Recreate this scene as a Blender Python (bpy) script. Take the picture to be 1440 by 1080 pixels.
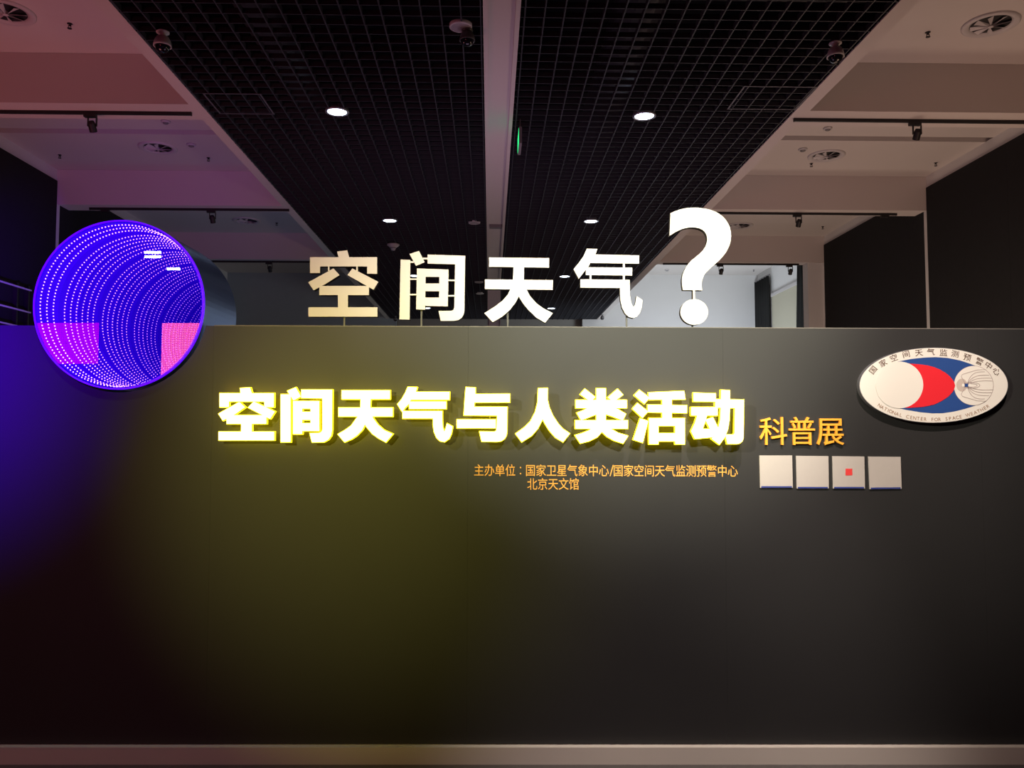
import bpy, bmesh, math, random
from mathutils import Vector, Matrix
random.seed(4)
scn = bpy.context.scene
for o in list(bpy.data.objects):
    bpy.data.objects.remove(o, do_unlink=True)

# ------------------------------------------------------------ camera, world, lights, exposure
F = 1165.0                      # focal length in pixels of the 1440 x 1080 frame
CZ = 1.553                      # camera height
PITCH = math.atan(67.0 / F)
YAW = math.atan(31.0 / F)       # the hall runs a little left of the camera heading
D = 4.0                         # distance to the exhibition wall
cam_d = bpy.data.cameras.new('camera')
cam = bpy.data.objects.new('camera', cam_d)
scn.collection.objects.link(cam)
cam.location = (0, 0, CZ)
cam.rotation_euler = (math.pi/2 + PITCH, 0, -YAW)
cam_d.sensor_width = 36.0
cam_d.lens = 36.0 * F / 1440.0
cam_d.clip_start = 0.05
cam_d.clip_end = 200
scn.camera = cam
scn.view_settings.view_transform = 'Standard'
scn.view_settings.look = 'None'
scn.view_settings.exposure = 0.0
scn.view_settings.gamma = 1.0
scn.view_settings.use_curve_mapping = False
scn.cycles.max_bounces = 44
scn.cycles.glossy_bounces = 44
scn.cycles.transparent_max_bounces = 44
scn.cycles.diffuse_bounces = 4

w = bpy.data.worlds.new('world')
scn.world = w
w.use_nodes = True
w.node_tree.nodes['Background'].inputs['Color'].default_value = (0.42, 0.5, 0.85, 1)
w.node_tree.nodes['Background'].inputs['Strength'].default_value = 0.012


def aim(o, target):
    d = Vector(target) - o.location
    o.rotation_euler = d.to_track_quat('-Z', 'Y').to_euler()


def spot(name, loc, target, power, color, angle, blend=1.0, radius=0.04):
    l = bpy.data.lights.new(name, 'SPOT')
    l.energy = power; l.color = color; l.spot_size = math.radians(angle); l.spot_blend = blend
    l.shadow_soft_size = radius
    o = bpy.data.objects.new(name, l); scn.collection.objects.link(o)
    o.location = loc; aim(o, target)
    return o


def area(name, loc, target, power, color, sx, sy=None, spread=180):
    l = bpy.data.lights.new(name, 'AREA')
    l.energy = power; l.color = color; l.size = sx
    l.spread = math.radians(spread)
    if sy:
        l.shape = 'RECTANGLE'; l.size_y = sy
    o = bpy.data.objects.new(name, l); scn.collection.objects.link(o)
    o.location = loc; aim(o, target)
    return o


# gallery spotlights in front of the title wall, then added fill spots
spot('key_spotlight', (-2.9, 0.3, 3.55), (0.95, 4.0, 2.32), 1250, (1.0, 0.93, 0.72), 36)
spot('title_spotlight', (1.0, -0.5, 3.95), (0.78, 4.0, 2.27), 1600, (1.0, 0.95, 0.72), 30)
spot('left_spotlight', (-1.2, -0.6, 4.1), (-0.95, 4.0, 2.45), 330, (1.0, 0.62, 0.72), 24)
spot('logo_spotlight', (1.75, 1.9, 4.5), (1.97, 4.0, 1.78), 600, (1.0, 0.80, 0.68), 36)
spot('plinth_spotlight', (1.0, 2.2, 4.4), (1.0, 3.95, 0.0), 720, (1.0, 0.86, 0.76), 34)
spot('left_plinth_fill', (-1.8, 2.2, 4.4), (-1.9, 3.95, 0.0), 95, (1.0, 0.86, 0.84), 44)  # added fill to lift the left end of the plinth
spot('yellow_wash_fill', (-1.5, 0.3, 2.3), (-0.65, 4.0, 1.38), 370, (1.0, 0.92, 0.18), 40)  # added fill for the olive wash below the title
spot('blue_glow_fill', (-4.9, 0.3, 2.6), (-3.15, 4.0, 1.95), 1900, (0.08, 0.0, 1.0), 32)  # added fill standing in for the blue bloom beside the tunnel
spot('violet_beam_fill', (-2.3, 4.7, 2.0), (-4.5, 11.2, 4.75), 130, (0.30, 0.04, 1.0), 34)  # added unseen fill for the violet glow on the second beam
spot('blue_wall_fill', (-3.4, 5.2, 1.0), (-5.9, 9.0, 3.15), 1700, (0.12, 0.0, 1.0), 25)  # added unseen fill that tints the dark left wall blue
# unseen area lights added behind the wall light the ceilings from below
area('red_ceiling_fill', (-4.3, 6.2, 1.1), (-4.3, 6.6, 5), 34, (1.0, 0.32, 0.34), 1.6)
area('violet_ceiling_fill', (-4.4, 9.8, 0.9), (-4.2, 9.9, 5), 4, (0.55, 0.40, 0.85), 1.6)
area('blue_ceiling_fill', (-4.0, 13.0, 0.9), (-4.0, 13.6, 5), 6, (0.05, 0.60, 0.90), 1.6)
area('warm_ceiling_fill', (4.6, 6.2, 1.1), (4.5, 6.8, 5), 36, (1.0, 0.62, 0.44), 1.6)
area('warm_ceiling_fill_rear', (4.4, 9.6, 0.9), (4.3, 9.8, 5), 27, (1.0, 0.68, 0.50), 1.6)
area('warm_ceiling_fill_far', (4.2, 12.9, 0.9), (4.2, 13.4, 5), 27, (1.0, 0.72, 0.54), 1.6)
area('pink_ceiling_fill', (0.0, 7.0, 0.8), (0.0, 9.0, 5), 16, (0.95, 0.64, 1.0), 2.2, None, 120)
area('far_ceiling_fill', (0.0, 17.5, 0.8), (0.0, 20.0, 4), 8, (1.0, 0.9, 0.65), 2.2)
area('white_room_light', (5.1, 18.6, 1.7), (5.1, 22.0, 4.2), 150, (0.86, 0.94, 1.0), 1.6)

# ------------------------------------------------------------ helpers
R_cam = cam.rotation_euler.to_matrix()
HEAD = Vector((math.sin(YAW), math.cos(YAW), 0))
RIGHT = Vector((math.cos(YAW), -math.sin(YAW), 0))


def ray(px, py):
    return (R_cam @ Vector(((px-720)/F, (540-py)/F, -1))).normalized()


def on_z(px, py, h):
    """point of the horizontal plane h above the camera seen at a pixel"""
    r = ray(px, py); t = h / r.z
    return Vector((0, 0, CZ)) + r*t


def on_y(px, py, Y):
    r = ray(px, py); t = Y / r.y
    return Vector((0, 0, CZ)) + r*t


def on_x(px, py, X):
    r = ray(px, py); t = X / r.x
    return Vector((0, 0, CZ)) + r*t


def pl(px, py, off=0.0):
    """(right, up) on the exhibition wall, off metres in front of it"""
    r = ray(px, py); t = (D-off) / r.dot(HEAD)
    p = r*t
    return (p.dot(RIGHT), p.z + CZ)


def mat(name, col, rough=0.6, metal=0.0, emit=None, strength=0.0, var=0.0, scale=8.0, bump=0.0, spec=0.5):
    m = bpy.data.materials.new(name); m.use_nodes = True
    nt = m.node_tree; b = nt.nodes['Principled BSDF']
    b.inputs['Base Color'].default_value = (*col, 1)
    b.inputs['Roughness'].default_value = rough
    b.inputs['Metallic'].default_value = metal
    b.inputs['Specular IOR Level'].default_value = spec
    if emit:
        b.inputs['Emission Color'].default_value = (*emit, 1)
        b.inputs['Emission Strength'].default_value = strength
    if var or bump:
        tc = nt.nodes.new('ShaderNodeTexCoord')
        n = nt.nodes.new('ShaderNodeTexNoise'); n.inputs['Scale'].default_value = scale
        n.inputs['Detail'].default_value = 5
        nt.links.new(tc.outputs['Object'], n.inputs['Vector'])
        if var:
            r = nt.nodes.new('ShaderNodeMapRange')
            r.inputs['To Min'].default_value = 1-var; r.inputs['To Max'].default_value = 1+var
            mx = nt.nodes.new('ShaderNodeVectorMath'); mx.operation = 'SCALE'
            mx.inputs[0].default_value = col
            nt.links.new(n.outputs['Fac'], r.inputs['Value'])
            nt.links.new(r.outputs['Result'], mx.inputs['Scale'])
            nt.links.new(mx.outputs['Vector'], b.inputs['Base Color'])
        if bump:
            bp = nt.nodes.new('ShaderNodeBump'); bp.inputs['Strength'].default_value = bump
            bp.inputs['Distance'].default_value = 0.01
            nt.links.new(n.outputs['Fac'], bp.inputs['Height'])
            nt.links.new(bp.outputs['Normal'], b.inputs['Normal'])
    return m


M = dict(
    board=mat('dark_board_paint', (0.021, 0.021, 0.0225), 0.55, var=0.08, scale=5, bump=0.04, spec=0.5),
    joint=mat('board_joint', (0.02, 0.02, 0.02), 0.9),
    plinth=mat('pale_plinth', (0.62, 0.57, 0.52), 0.45, var=0.05, scale=3),
    cap=mat('wall_top_edge', (0.16, 0.15, 0.14), 0.5),
    floor=mat('dark_floor_stone', (0.07, 0.065, 0.065), 0.25, var=0.15, scale=2),
    white=mat('ceiling_paint', (0.62, 0.58, 0.56), 0.85, var=0.02, scale=2),
    wallw=mat('white_wall_paint', (0.70, 0.70, 0.70), 0.8, var=0.02, scale=2),
    darkwall=mat('black_wall_cloth', (0.022, 0.022, 0.024), 0.95, var=0.15, scale=20, spec=0.15),
    void=mat('black_void_paint', (0.006, 0.006, 0.008), 0.95, spec=0.1),
    grid=mat('grid_bar_black', (0.034, 0.036, 0.046), 0.55, spec=0.4),
    pipe=mat('duct_dark', (0.03, 0.03, 0.035), 0.5),
    black=mat('black_metal', (0.012, 0.011, 0.012), 0.5),
    fitting=mat('white_plastic', (0.55, 0.53, 0.54), 0.45),
    grille=mat('speaker_grille', (0.34, 0.32, 0.34), 0.6),
    grey=mat('grey_plastic', (0.20, 0.19, 0.20), 0.5),
    camglass=mat('dark_dome_glass', (0.01, 0.01, 0.014), 0.08),
    lamp=mat('downlight_lens', (0.9, 0.9, 0.9), 0.5, emit=(0.72, 0.85, 1.0), strength=14),
    chrome=mat('lamp_ring', (0.35, 0.36, 0.4), 0.3, 0.6),
    letterface=mat('white_letter_face', (0.86, 0.84, 0.80), 0.6, spec=0.2),
    letterside=mat('dark_letter_edge', (0.05, 0.045, 0.04), 0.7),
    litface=mat('lit_letter_face', (0.9, 0.9, 0.85), 0.5, emit=(1.0, 0.97, 0.82), strength=2.2),
    litside=mat('lit_letter_yellow_edge', (0.8, 0.6, 0.02), 0.5, emit=(1.0, 0.80, 0.01), strength=4.0),
    orange=mat('orange_letter', (0.95, 0.42, 0.04), 0.5),
    vinyl=mat('orange_vinyl', (0.85, 0.40, 0.08), 0.5),
    steel=mat('stud_steel', (0.3, 0.3, 0.3), 0.35, 0.9),
    tube=mat('tunnel_housing', (0.16, 0.27, 0.52), 0.34, 0.7),
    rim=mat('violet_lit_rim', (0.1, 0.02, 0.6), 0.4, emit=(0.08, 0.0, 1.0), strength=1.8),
    glow=mat('blue_wash_emission', (0.02, 0.0, 0.25), 0.9, emit=(0.045, 0.0, 1.0), strength=1.0, spec=0.0),  # emission stands in for LED light washing the inner wall
    led=mat('pink_white_led', (0.9, 0.7, 0.9), 0.5, emit=(1.0, 0.42, 0.95), strength=2.8),
    plate=mat('logo_white', (0.82, 0.80, 0.76), 0.45),
    plateside=mat('logo_edge', (0.12, 0.12, 0.14), 0.5),
    blue=mat('logo_blue', (0.02, 0.07, 0.28), 0.5),
    red=mat('logo_red', (0.80, 0.02, 0.035), 0.5),
    brown=mat('logo_brown_print', (0.10, 0.045, 0.03), 0.6),
    tan=mat('logo_tan_print', (0.34, 0.20, 0.12), 0.6),
    line=mat('logo_grey_line', (0.38, 0.30, 0.30), 0.6),
    palegrey=mat('logo_pale_grey', (0.58, 0.50, 0.46), 0.6),
    card=mat('card_white', (0.48, 0.45, 0.43), 0.6, var=0.03, scale=40),
    cardblue=mat('card_blue_strip', (0.03, 0.05, 0.25), 0.6),
    cardred=mat('card_red_mark', (0.75, 0.05, 0.05), 0.6),
    curtain=mat('dark_curtain_cloth', (0.035, 0.036, 0.036), 0.9),
    blind=mat('beige_blind_cloth', (0.50, 0.48, 0.38), 0.85, var=0.04, scale=30),
    green=mat('exit_green', (0.0, 0.3, 0.08), 0.5, emit=(0.02, 0.9, 0.25), strength=1.2),
    rod=mat('rod_dark_steel', (0.08, 0.08, 0.08), 0.5, 0.3),
    hatch=mat('hatch_frame_grey', (0.10, 0.10, 0.12), 0.5),
    slot=mat('slot_paint', (0.30, 0.27, 0.26), 0.9),
)


def mirror_mat(name, col, rough=0.0):
    m = bpy.data.materials.new(name); m.use_nodes = True
    nt = m.node_tree; nt.nodes.clear()
    out = nt.nodes.new('ShaderNodeOutputMaterial')
    g = nt.nodes.new('ShaderNodeBsdfGlossy'); g.inputs['Color'].default_value = (*col, 1)
    g.inputs['Roughness'].default_value = rough
    nt.links.new(g.outputs[0], out.inputs['Surface'])
    return m


def one_way_glass():
    """mirror glass: silvered on its inner side, clear with a weak reflection on its outer side"""
    m = bpy.data.materials.new('one_way_mirror_glass'); m.use_nodes = True
    nt = m.node_tree; nt.nodes.clear()
    out = nt.nodes.new('ShaderNodeOutputMaterial')
    geo = nt.nodes.new('ShaderNodeNewGeometry')
    t = nt.nodes.new('ShaderNodeBsdfTransparent')
    g = nt.nodes.new('ShaderNodeBsdfGlossy'); g.inputs['Roughness'].default_value = 0.0
    g2 = nt.nodes.new('ShaderNodeBsdfGlossy'); g2.inputs['Roughness'].default_value = 0.0
    g2.inputs['Color'].default_value = (0.81, 0.76, 0.89, 1)
    a = nt.nodes.new('ShaderNodeMixShader'); a.inputs[0].default_value = 0.2
    b = nt.nodes.new('ShaderNodeMixShader')
    nt.links.new(t.outputs[0], a.inputs[1]); nt.links.new(g.outputs[0], a.inputs[2])
    nt.links.new(geo.outputs['Backfacing'], b.inputs[0])
    nt.links.new(a.outputs[0], b.inputs[1]); nt.links.new(g2.outputs[0], b.inputs[2])
    nt.links.new(b.outputs[0], out.inputs['Surface'])
    return m


M['mirror'] = mirror_mat('tunnel_back_mirror', (0.84, 0.79, 0.91))
M['glass'] = one_way_glass()


def link(o, parent=None):
    scn.collection.objects.link(o)
    if parent is not None:
        o.parent = parent
    return o


def obj(name, bm, m, parent=None, loc=None, smooth=False, **props):
    me = bpy.data.meshes.new(name)
    bm.to_mesh(me); bm.free()
    if smooth:
        for p in me.polygons:
            p.use_smooth = True
    me.materials.append(M[m] if isinstance(m, str) else m)
    o = bpy.data.objects.new(name, me)
    if loc is not None:
        o.location = loc
    link(o, parent)
    for k, v in props.items():
        o[k] = v
    return o


def empty(name, loc, rz=0.0, **props):
    o = bpy.data.objects.new(name, None)
    o.empty_display_size = 0.1
    o.location = loc; o.rotation_euler = (0, 0, rz)
    link(o)
    for k, v in props.items():
        o[k] = v
    return o


def bx(bm, x0, x1, y0, y1, z0, z1):
    v = [bm.verts.new(p) for p in ((x0, y0, z0), (x1, y0, z0), (x1, y1, z0), (x0, y1, z0),
                                   (x0, y0, z1), (x1, y0, z1), (x1, y1, z1), (x0, y1, z1))]
    for f in ((3, 2, 1, 0), (4, 5, 6, 7), (0, 1, 5, 4), (1, 2, 6, 5), (2, 3, 7, 6), (3, 0, 4, 7)):
        bm.faces.new([v[i] for i in f])
    return bm


def box(*a):
    return bx(bmesh.new(), *a)


def lathe(bm, prof, n=24, cx=0, cy=0, cz=0, rot=None):
    """revolve (radius, z) points about z"""
    rings = []
    for r, z in prof:
        if r < 1e-6:
            p = Vector((0, 0, z))
            if rot: p = rot @ p
            rings.append([bm.verts.new(p + Vector((cx, cy, cz)))])
        else:
            ring = []
            for i in range(n):
                a = 2*math.pi*i/n
                p = Vector((r*math.cos(a), r*math.sin(a), z))
                if rot: p = rot @ p
                ring.append(bm.verts.new(p + Vector((cx, cy, cz))))
            rings.append(ring)
    for A, B in zip(rings, rings[1:]):
        for i in range(n):
            j = (i+1) % n
            if len(A) == 1 and len(B) == 1: continue
            if len(A) == 1: bm.faces.new((A[0], B[i], B[j]))
            elif len(B) == 1: bm.faces.new((A[i], B[0], A[j]))
            else: bm.faces.new((A[i], B[i], B[j], A[j]))
    bmesh.ops.recalc_face_normals(bm, faces=bm.faces)
    return bm


def area2(p):
    return sum(p[i][0]*p[(i+1) % len(p)][1] - p[(i+1) % len(p)][0]*p[i][1] for i in range(len(p)))/2


def grow(pts, e):
    """offset a closed outline outwards by e"""
    if area2(pts) < 0: pts = pts[::-1]
    if not e: return list(pts)
    out = []; n = len(pts)
    for i in range(n):
        p0, p1, p2 = Vector(pts[i-1]), Vector(pts[i]), Vector(pts[(i+1) % n])
        d1 = (p1-p0).normalized(); d2 = (p2-p1).normalized()
        n1 = Vector((d1.y, -d1.x)); n2 = Vector((d2.y, -d2.x))
        b = (n1+n2)
        if b.length < 1e-4: b = n1.copy()
        b.normalize(); c = max(0.45, b.dot(n1))
        q = p1 + b*(e/c)
        out.append((q.x, q.y))
    return out


def prism(bm, pts, y0, y1, c=(0, 0)):
    """outline in (right, up), from depth y0 (front) to y1 (back), less centre c"""
    if area2(pts) < 0: pts = pts[::-1]
    A = [bm.verts.new((p[0]-c[0], y0, p[1]-c[1])) for p in pts]
    B = [bm.verts.new((p[0]-c[0], y1, p[1]-c[1])) for p in pts]
    bm.faces.new(A)
    bm.faces.new(B[::-1])
    n = len(pts)
    for i in range(n):
        j = (i+1) % n
        bm.faces.new((A[j], A[i], B[i], B[j]))
    return bm


def wall_at(u, v):
    p = HEAD*D + RIGHT*u
    return Vector((p.x, p.y, v))


def cyl_y(bm, u, v, r, y0, y1, n=10):
    pts = [(u+r*math.cos(2*math.pi*i/n), v+r*math.sin(2*math.pi*i/n)) for i in range(n)]
    return prism(bm, pts, y0, y1)


# ------------------------------------------------------------ the hall
H0 = 3.0                       # grid, beams and flanges above the camera
H1 = 3.47                      # bay ceilings
H2 = 3.31                      # top of the dark wall cloth
ZG, ZB, ZW = CZ+H0, CZ+H1, CZ+H2
b1 = (on_z(1250, 157, H0).y, on_z(1250, 178, H0).y)
b2 = (on_z(1200, 295.5, H0).y, on_z(1200, 303.5, H0).y)
b3 = (on_z(1050, 368.5, H0).y, on_z(1050, 372.5, H0).y)
BEAMS = [b1, b2, b3]
XL = on_y(80, 257, b2[0]).x
XR = on_y(1303, 268, b2[0]).x
GL0 = on_z(152, 0, H0).x; GL1 = on_z(130, 0, H0).x       # left grid outer edge, flange outer edge
GR0 = on_z(1267, 0, H0).x; GR1 = GR0 + 0.135
CL, CR = on_z(679, 0, H0).x, on_z(733, 0, H0).x          # central beam
YFAR = on_z(700, 449.5, H0).y
YB = on_z(950, 388, H1).y
Y0 = 2.2
K = YFAR/YB                    # the room beyond the last beam is higher and wider
H1F, H2F = H1*K, H2*K
XLF, XRF = XL*K, XR*K
YE = BEAMS[2][1]
print('LAYOUT', b1, b2, b3, XL, XR, GL0, GL1, GR0, CL, CR, YFAR, YB)

obj('floor', box(-9, 9, -8, 24, -0.1, 0), 'floor', kind='structure')
bm = bmesh.new()
ZT = ZB+0.9
# bay ceilings with a narrow slot behind each beam
def bay(x0, x1, name):
    segs = [Y0] + [b[1] for b in BEAMS] + [YB]
    bm = bmesh.new()
    s0, s1 = on_z(1200, 191.5, H1).y-b1[1], on_z(1200, 198, H1).y-b1[1]
    ys = [(Y0, b1[1]+s0), (b1[1]+s1, b2[1]+s0), (b2[1]+s1, b3[1])]
    for a, b in ys:
        bx(bm, x0, x1, a, b, ZB, ZB+0.06)
    bx(bm, x0, x1, Y0, b3[1], ZB+0.1, ZB+0.2)
    xa, xb = (x0, x1) if x0 > 0 else (XLF-0.1, x1)
    if x0 > 0: xb = XRF+0.1
    bx(bm, xa, xb, b3[1], YFAR, CZ+H1F, CZ+H1F+0.1)
    return obj(name, bm, 'white', kind='structure')
bay(XL-0.3, GL1+0.02, 'ceiling')
bay(GR1-0.02, XR+0.3, 'ceiling')
for i, (a, b) in enumerate(BEAMS):
    for (x0, x1) in ((XL, GL1), (GR1, XR)):
        obj('ceiling_beam', box(x0, x1, a, b, ZG, (ZB-0.002 if i < 2 else CZ+H1F)), 'white', kind='structure')
# flanges beside the black grids, and the central beam
obj('trim_1', box(GL1, GL0, Y0, YFAR, ZG, ZT), 'white', kind='structure')
obj('trim_2', box(GR0, GR1, Y0, YFAR, ZG, ZT), 'white', kind='structure')
bm = box(CL, CR, Y0, YFAR, ZG+0.015, ZT)
bx(bm, CL, CL+0.035, Y0, YFAR, ZG-0.01, ZG+0.015)
bx(bm, CR-0.035, CR, Y0, YFAR, ZG-0.01, ZG+0.015)
obj('trim_3', bm, 'white', kind='structure')
obj('ceiling', box(GL0, GR0, Y0, YFAR, ZT, ZT+0.1), 'void', kind='structure')

for x0, x1 in ((GL0, GL0+0.004), (CL-0.004, CL), (CR, CR+0.004), (GR0-0.004, GR0)):  # thin dark sheets added so pale beam sides don't brighten the void
    obj('added_dark_liner', box(x0, x1, Y0, YFAR, ZG+0.012, ZT), 'void', kind='structure')
# open-cell black ceilings: every bar a part
CELL = 0.143
def grid(x0, x1, label):
    g = empty('ceiling_grid', ((x0+x1)/2, (Y0+YFAR)/2, ZG), kind='structure')
    g['label'] = label
    L = YFAR-Y0; W = x1-x0
    bml = box(-0.005, 0.005, -L/2, L/2, 0, 0.045); long0 = obj('grid_bar', bml, 'grid', g)
    bmc = box(-W/2, W/2, -0.004, 0.004, 0.002, 0.043); cross0 = obj('grid_bar', bmc, 'grid', g)
    n = int(W/CELL); m0 = (W-n*CELL)/2
    xs = [-W/2+m0+CELL*i for i in range(n+1)]
    ys = [-L/2+CELL*(i+0.5) for i in range(int(L/CELL))]
    for base, lst, ax in ((long0, xs, 0), (cross0, ys, 1)):
        for i, v in enumerate(lst):
            o = base if i == 0 else base.copy()
            if i: scn.collection.objects.link(o); o.parent = g
            o.location = (v, 0, 0) if ax == 0 else (0, v, 0)
grid(GL0, CL, 'black open-cell ceiling between pale beams above the round light tunnel side')
grid(CR, GR0, 'black open-cell ceiling between pale beams above the question mark side')
# access hatches framed in the grids
for cs, lab in ((((1045, 122), (1152, 120), (1118, 153.5), (1022, 153.5)), 'grey square hatch frame in the black ceiling on the question mark side'),
                (((284, 131), (360, 131), (392, 160), (310, 160)), 'grey square hatch frame in the black ceiling over the light tunnel side')):
    c = [on_z(x, y, H0) for x, y in cs]
    x0 = (c[0].x+c[3].x)/2; x1 = (c[1].x+c[2].x)/2; y0 = (c[2].y+c[3].y)/2; y1 = (c[0].y+c[1].y)/2
    y0, y1 = sorted((y0, y1))
    t = empty('access_hatch', ((x0+x1)/2, (y0+y1)/2, ZG-0.001), label=lab, category='hatch')
    L, W = (x1-x0)/2, (y1-y0)/2
    for bb in ((-L, L, -W, -W+0.014), (-L, L, W-0.014, W), (-L, -L+0.014, -W+0.014, W-0.014), (L-0.014, L, -W+0.014, W-0.014)):
        obj('frame_bar', box(*bb, -0.004, 0.001), 'hatch', t)
# ducts above the grid
for (x, y0, y1, r) in ((-1.9, 4.5, 15, 0.16), (1.2, 4.5, 20, 0.2)):
    bm = bmesh.new(); lathe(bm, [(r, 0), (r, y1-y0)], 16, rot=Matrix.Rotation(-math.pi/2, 3, 'X'))
    bmesh.ops.translate(bm, vec=(x, y0, ZG+0.45), verts=bm.verts)
    obj('duct', bm, 'pipe', kind='structure')
for y in (5.9, 8.3, 10.9, 14.2):
    for x0, x1 in ((GL0, CL), (CR, GR0)):
        obj('ceiling_rail', box(x0+0.02, x1-0.02, y, y+0.05, ZG+0.2, ZG+0.25), 'pipe', kind='structure')

# side walls: dark cloth panels between pale pilasters under a pale frieze
def sidewall(s, X, name):
    xa, xb = (X, X+0.25) if s > 0 else (X-0.25, X)
    wr = obj(name, box(xa, xb, Y0, YE, 0, ZB), 'wallw', kind='structure')
    xf = X*K; ra, rb = sorted((X, xf+s*0.2)); fa, fb = sorted((xf, xf+s*0.2))
    obj('wall_return', box(ra, rb, YE-0.1, YE, 0, CZ+H1F), 'wallw', kind='structure')
    obj(name, box(fa, fb, YE, YFAR, 0, CZ+H1F), 'wallw', kind='structure')
    t = 0.02
    pa, pb = (X-t, X) if s > 0 else (X, X+t)
    spans = [(Y0, b2[0]-0.021), (b2[0]+0.051, b3[0]-0.021)]
    for a, b in spans:
        n = max(1, round((b-a)/1.6)); st = (b-a)/n
        for k in range(n):
            obj('wall_panel', box(pa, pb, a+k*st+0.001, a+(k+1)*st-0.001, 0.0, ZW), 'darkwall', wr)
    return wr
sidewall(-1, XL, 'wall_left')
sidewall(1, XR, 'wall_right')
for X, s in ((XL, 1), (XR, -1)):
    for bb in (b2, b3):
        x0, x1 = sorted((X, X+s*0.022))
        obj('pilaster', box(x0, x1, bb[0]-0.02, bb[0]+0.05, 0, ZG-0.002), 'wallw', kind='structure')
# pale column closing the lit room off beside the third beam
obj('pilaster', box(XR-0.30, XR-0.021, b3[0]+0.02, b3[1], 0, ZG-0.002), 'wallw', kind='structure')
# back walls of both bays and of the hall
we = on_y(819, 455, YFAR-0.15).x; wl = on_y(557, 455, YFAR-0.15).x
obj('wall_back', box(we, GR1+0.001, YFAR-0.15, YFAR, 0, ZG-0.003), 'wallw', kind='structure')
obj('wall_back', box(GR1+0.001, XRF, YFAR-0.15, YFAR, 0, CZ+H1F), 'wallw', kind='structure')
bgw = mat('blue_grey_wall_paint', (0.36, 0.42, 0.46), 0.85, var=0.05)
obj('wall_back', box(GL1-0.001, wl, YFAR-0.15, YFAR, 0, ZG-0.003), bgw, kind='structure')
obj('wall_back', box(XLF, GL1-0.001, YFAR-0.15, YFAR, 0, CZ+H1F), bgw, kind='structure')
obj('wall_back', box(XLF, XRF, YFAR+0.11, YFAR+0.3, 0, ZT+0.1), mat('grey_back_wall_paint', (0.30, 0.29, 0.27), 0.85, var=0.04), kind='structure')
obj('wall_rear', box(-9, 9, -8.2, -8, 0, 5.6), 'darkwall', kind='structure')

# column under the central beam
ctr = empty('column', ((CL+CR)/2, 16.6, 0), kind='structure')
obj('shaft', box(-0.13, 0.13, 0, 0.3, 0, ZG-0.012), 'wallw', ctr)
bm = bmesh.new()
for a in ((-0.12, -0.10), (0.10, 0.12)): bx(bm, a[0], a[1], -0.02, 0, 0.2, 3.95)
bx(bm, -0.12, 0.12, -0.02, 0, 3.95, 3.99)
obj('door_frame', bm, 'grey', ctr)
# dark control box on the central beam
p = on_z(697, 318, H0)
obj('beam_bracket', box(p.x-0.09, p.x+0.09, p.y-0.05, p.y+0.05, ZG-0.03, ZG+0.015), 'grey', label='grey bracket fixed across the central ceiling beam', category='bracket')

# ------------------------------------------------------------ exhibition wall of tall boards
TOPL, TOPR = 457.0, 463.5
def top_v(u):
    f = (u-pl(0, 457)[0])/(pl(1440, 463)[0]-pl(0, 457)[0])
    return pl(0, 457.0)[1]*(1-f) + pl(1440, 463.2)[1]*f
wf = empty('wall_front', wall_at(0, 0), -YAW, kind='structure')
BASE = pl(720, 1046)[1]
seams = [pl(x, 600)[0] for x in (-422, -62, 298, 658, 1018, 1379, 1739, 2100)]
TUC = pl(167, 428, 0.03); TUR = (pl(287, 428, 0.03)[0]-pl(47, 428, 0.03)[0])/2
TH = 0.05
for a, b in zip(seams, seams[1:]):
    a += 0.0002; b -= 0.0002
    pts = [(a, BASE), (b, BASE), (b, top_v(b)), (a, top_v(a))]
    if a < TUC[0] < b:
        Rn = TUR+0.012
        tv = top_v(TUC[0]); dx = math.sqrt(Rn**2-(TUC[1]-tv)**2)
        a0 = math.atan2(tv-TUC[1], dx); a1 = math.atan2(tv-TUC[1], -dx)
        if a1 < 0: a1 += 2*math.pi
        a0n = a0; a1n = a1-2*math.pi
        arc = [(TUC[0]+Rn*math.cos(a0n+(a1n-a0n)*i/48), TUC[1]+Rn*math.sin(a0n+(a1n-a0n)*i/48)) for i in range(49)]
        pts = [(a, BASE), (b, BASE), (b, top_v(b))] + arc + [(a, top_v(a))]
    obj('board', prism(bmesh.new(), pts, 0, TH), 'board', wf)
    # framing behind the joint
    obj('joint_batten', box(b-0.03, b+0.03, TH, TH+0.04, 0.1, top_v(b)-0.02), 'joint', wf)
    if not (a < TUC[0] < b):
        obj('top_edge', prism(bmesh.new(), [(a, top_v(a)), (b, top_v(b)), (b, top_v(b)+0.004), (a, top_v(a)+0.004)], -0.001, TH), 'cap', wf)
obj('baseboard_front', box(seams[0], seams[-1], -0.035, TH, 0, BASE-0.004), 'plinth', kind='structure',
    loc=wall_at(0, 0)).rotation_euler = (0, 0, -YAW)

# ------------------------------------------------------------ infinity light tunnel
TD = 0.197                      # depth between the mirrors
tun = empty('light_tunnel', wall_at(TUC[0], TUC[1]), -YAW,
            label='round mirror tunnel of purple dotted lights set in the dark wall', category='light installation')
RX = Matrix.Rotation(math.pi/2, 3, 'X')       # lathe axis to depth (z -> -y)
def ring_y(prof, n=96):
    """prof: (radius, depth y)"""
    return lathe(bmesh.new(), [(r, -y) for r, y in prof], n, rot=RX)
FY = -0.03
obj('housing', ring_y([(TUR-0.011, FY+0.004), (TUR-0.002, FY+0.004), (TUR-0.001, 0.44), (TUR-0.03, 0.45), (0, 0.45)]), 'tube', tun, smooth=False)
obj('rim', ring_y([(TUR-0.007, FY), (TUR-0.007, FY-0.005), (TUR-0.003, FY-0.007), (TUR, FY-0.004), (TUR, FY+0.012), (TUR-0.007, FY+0.012)]), 'rim', tun, smooth=True,
    label='glowing violet rim')
RI = TUR-0.012
bm = bmesh.new(); n = 96
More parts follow.
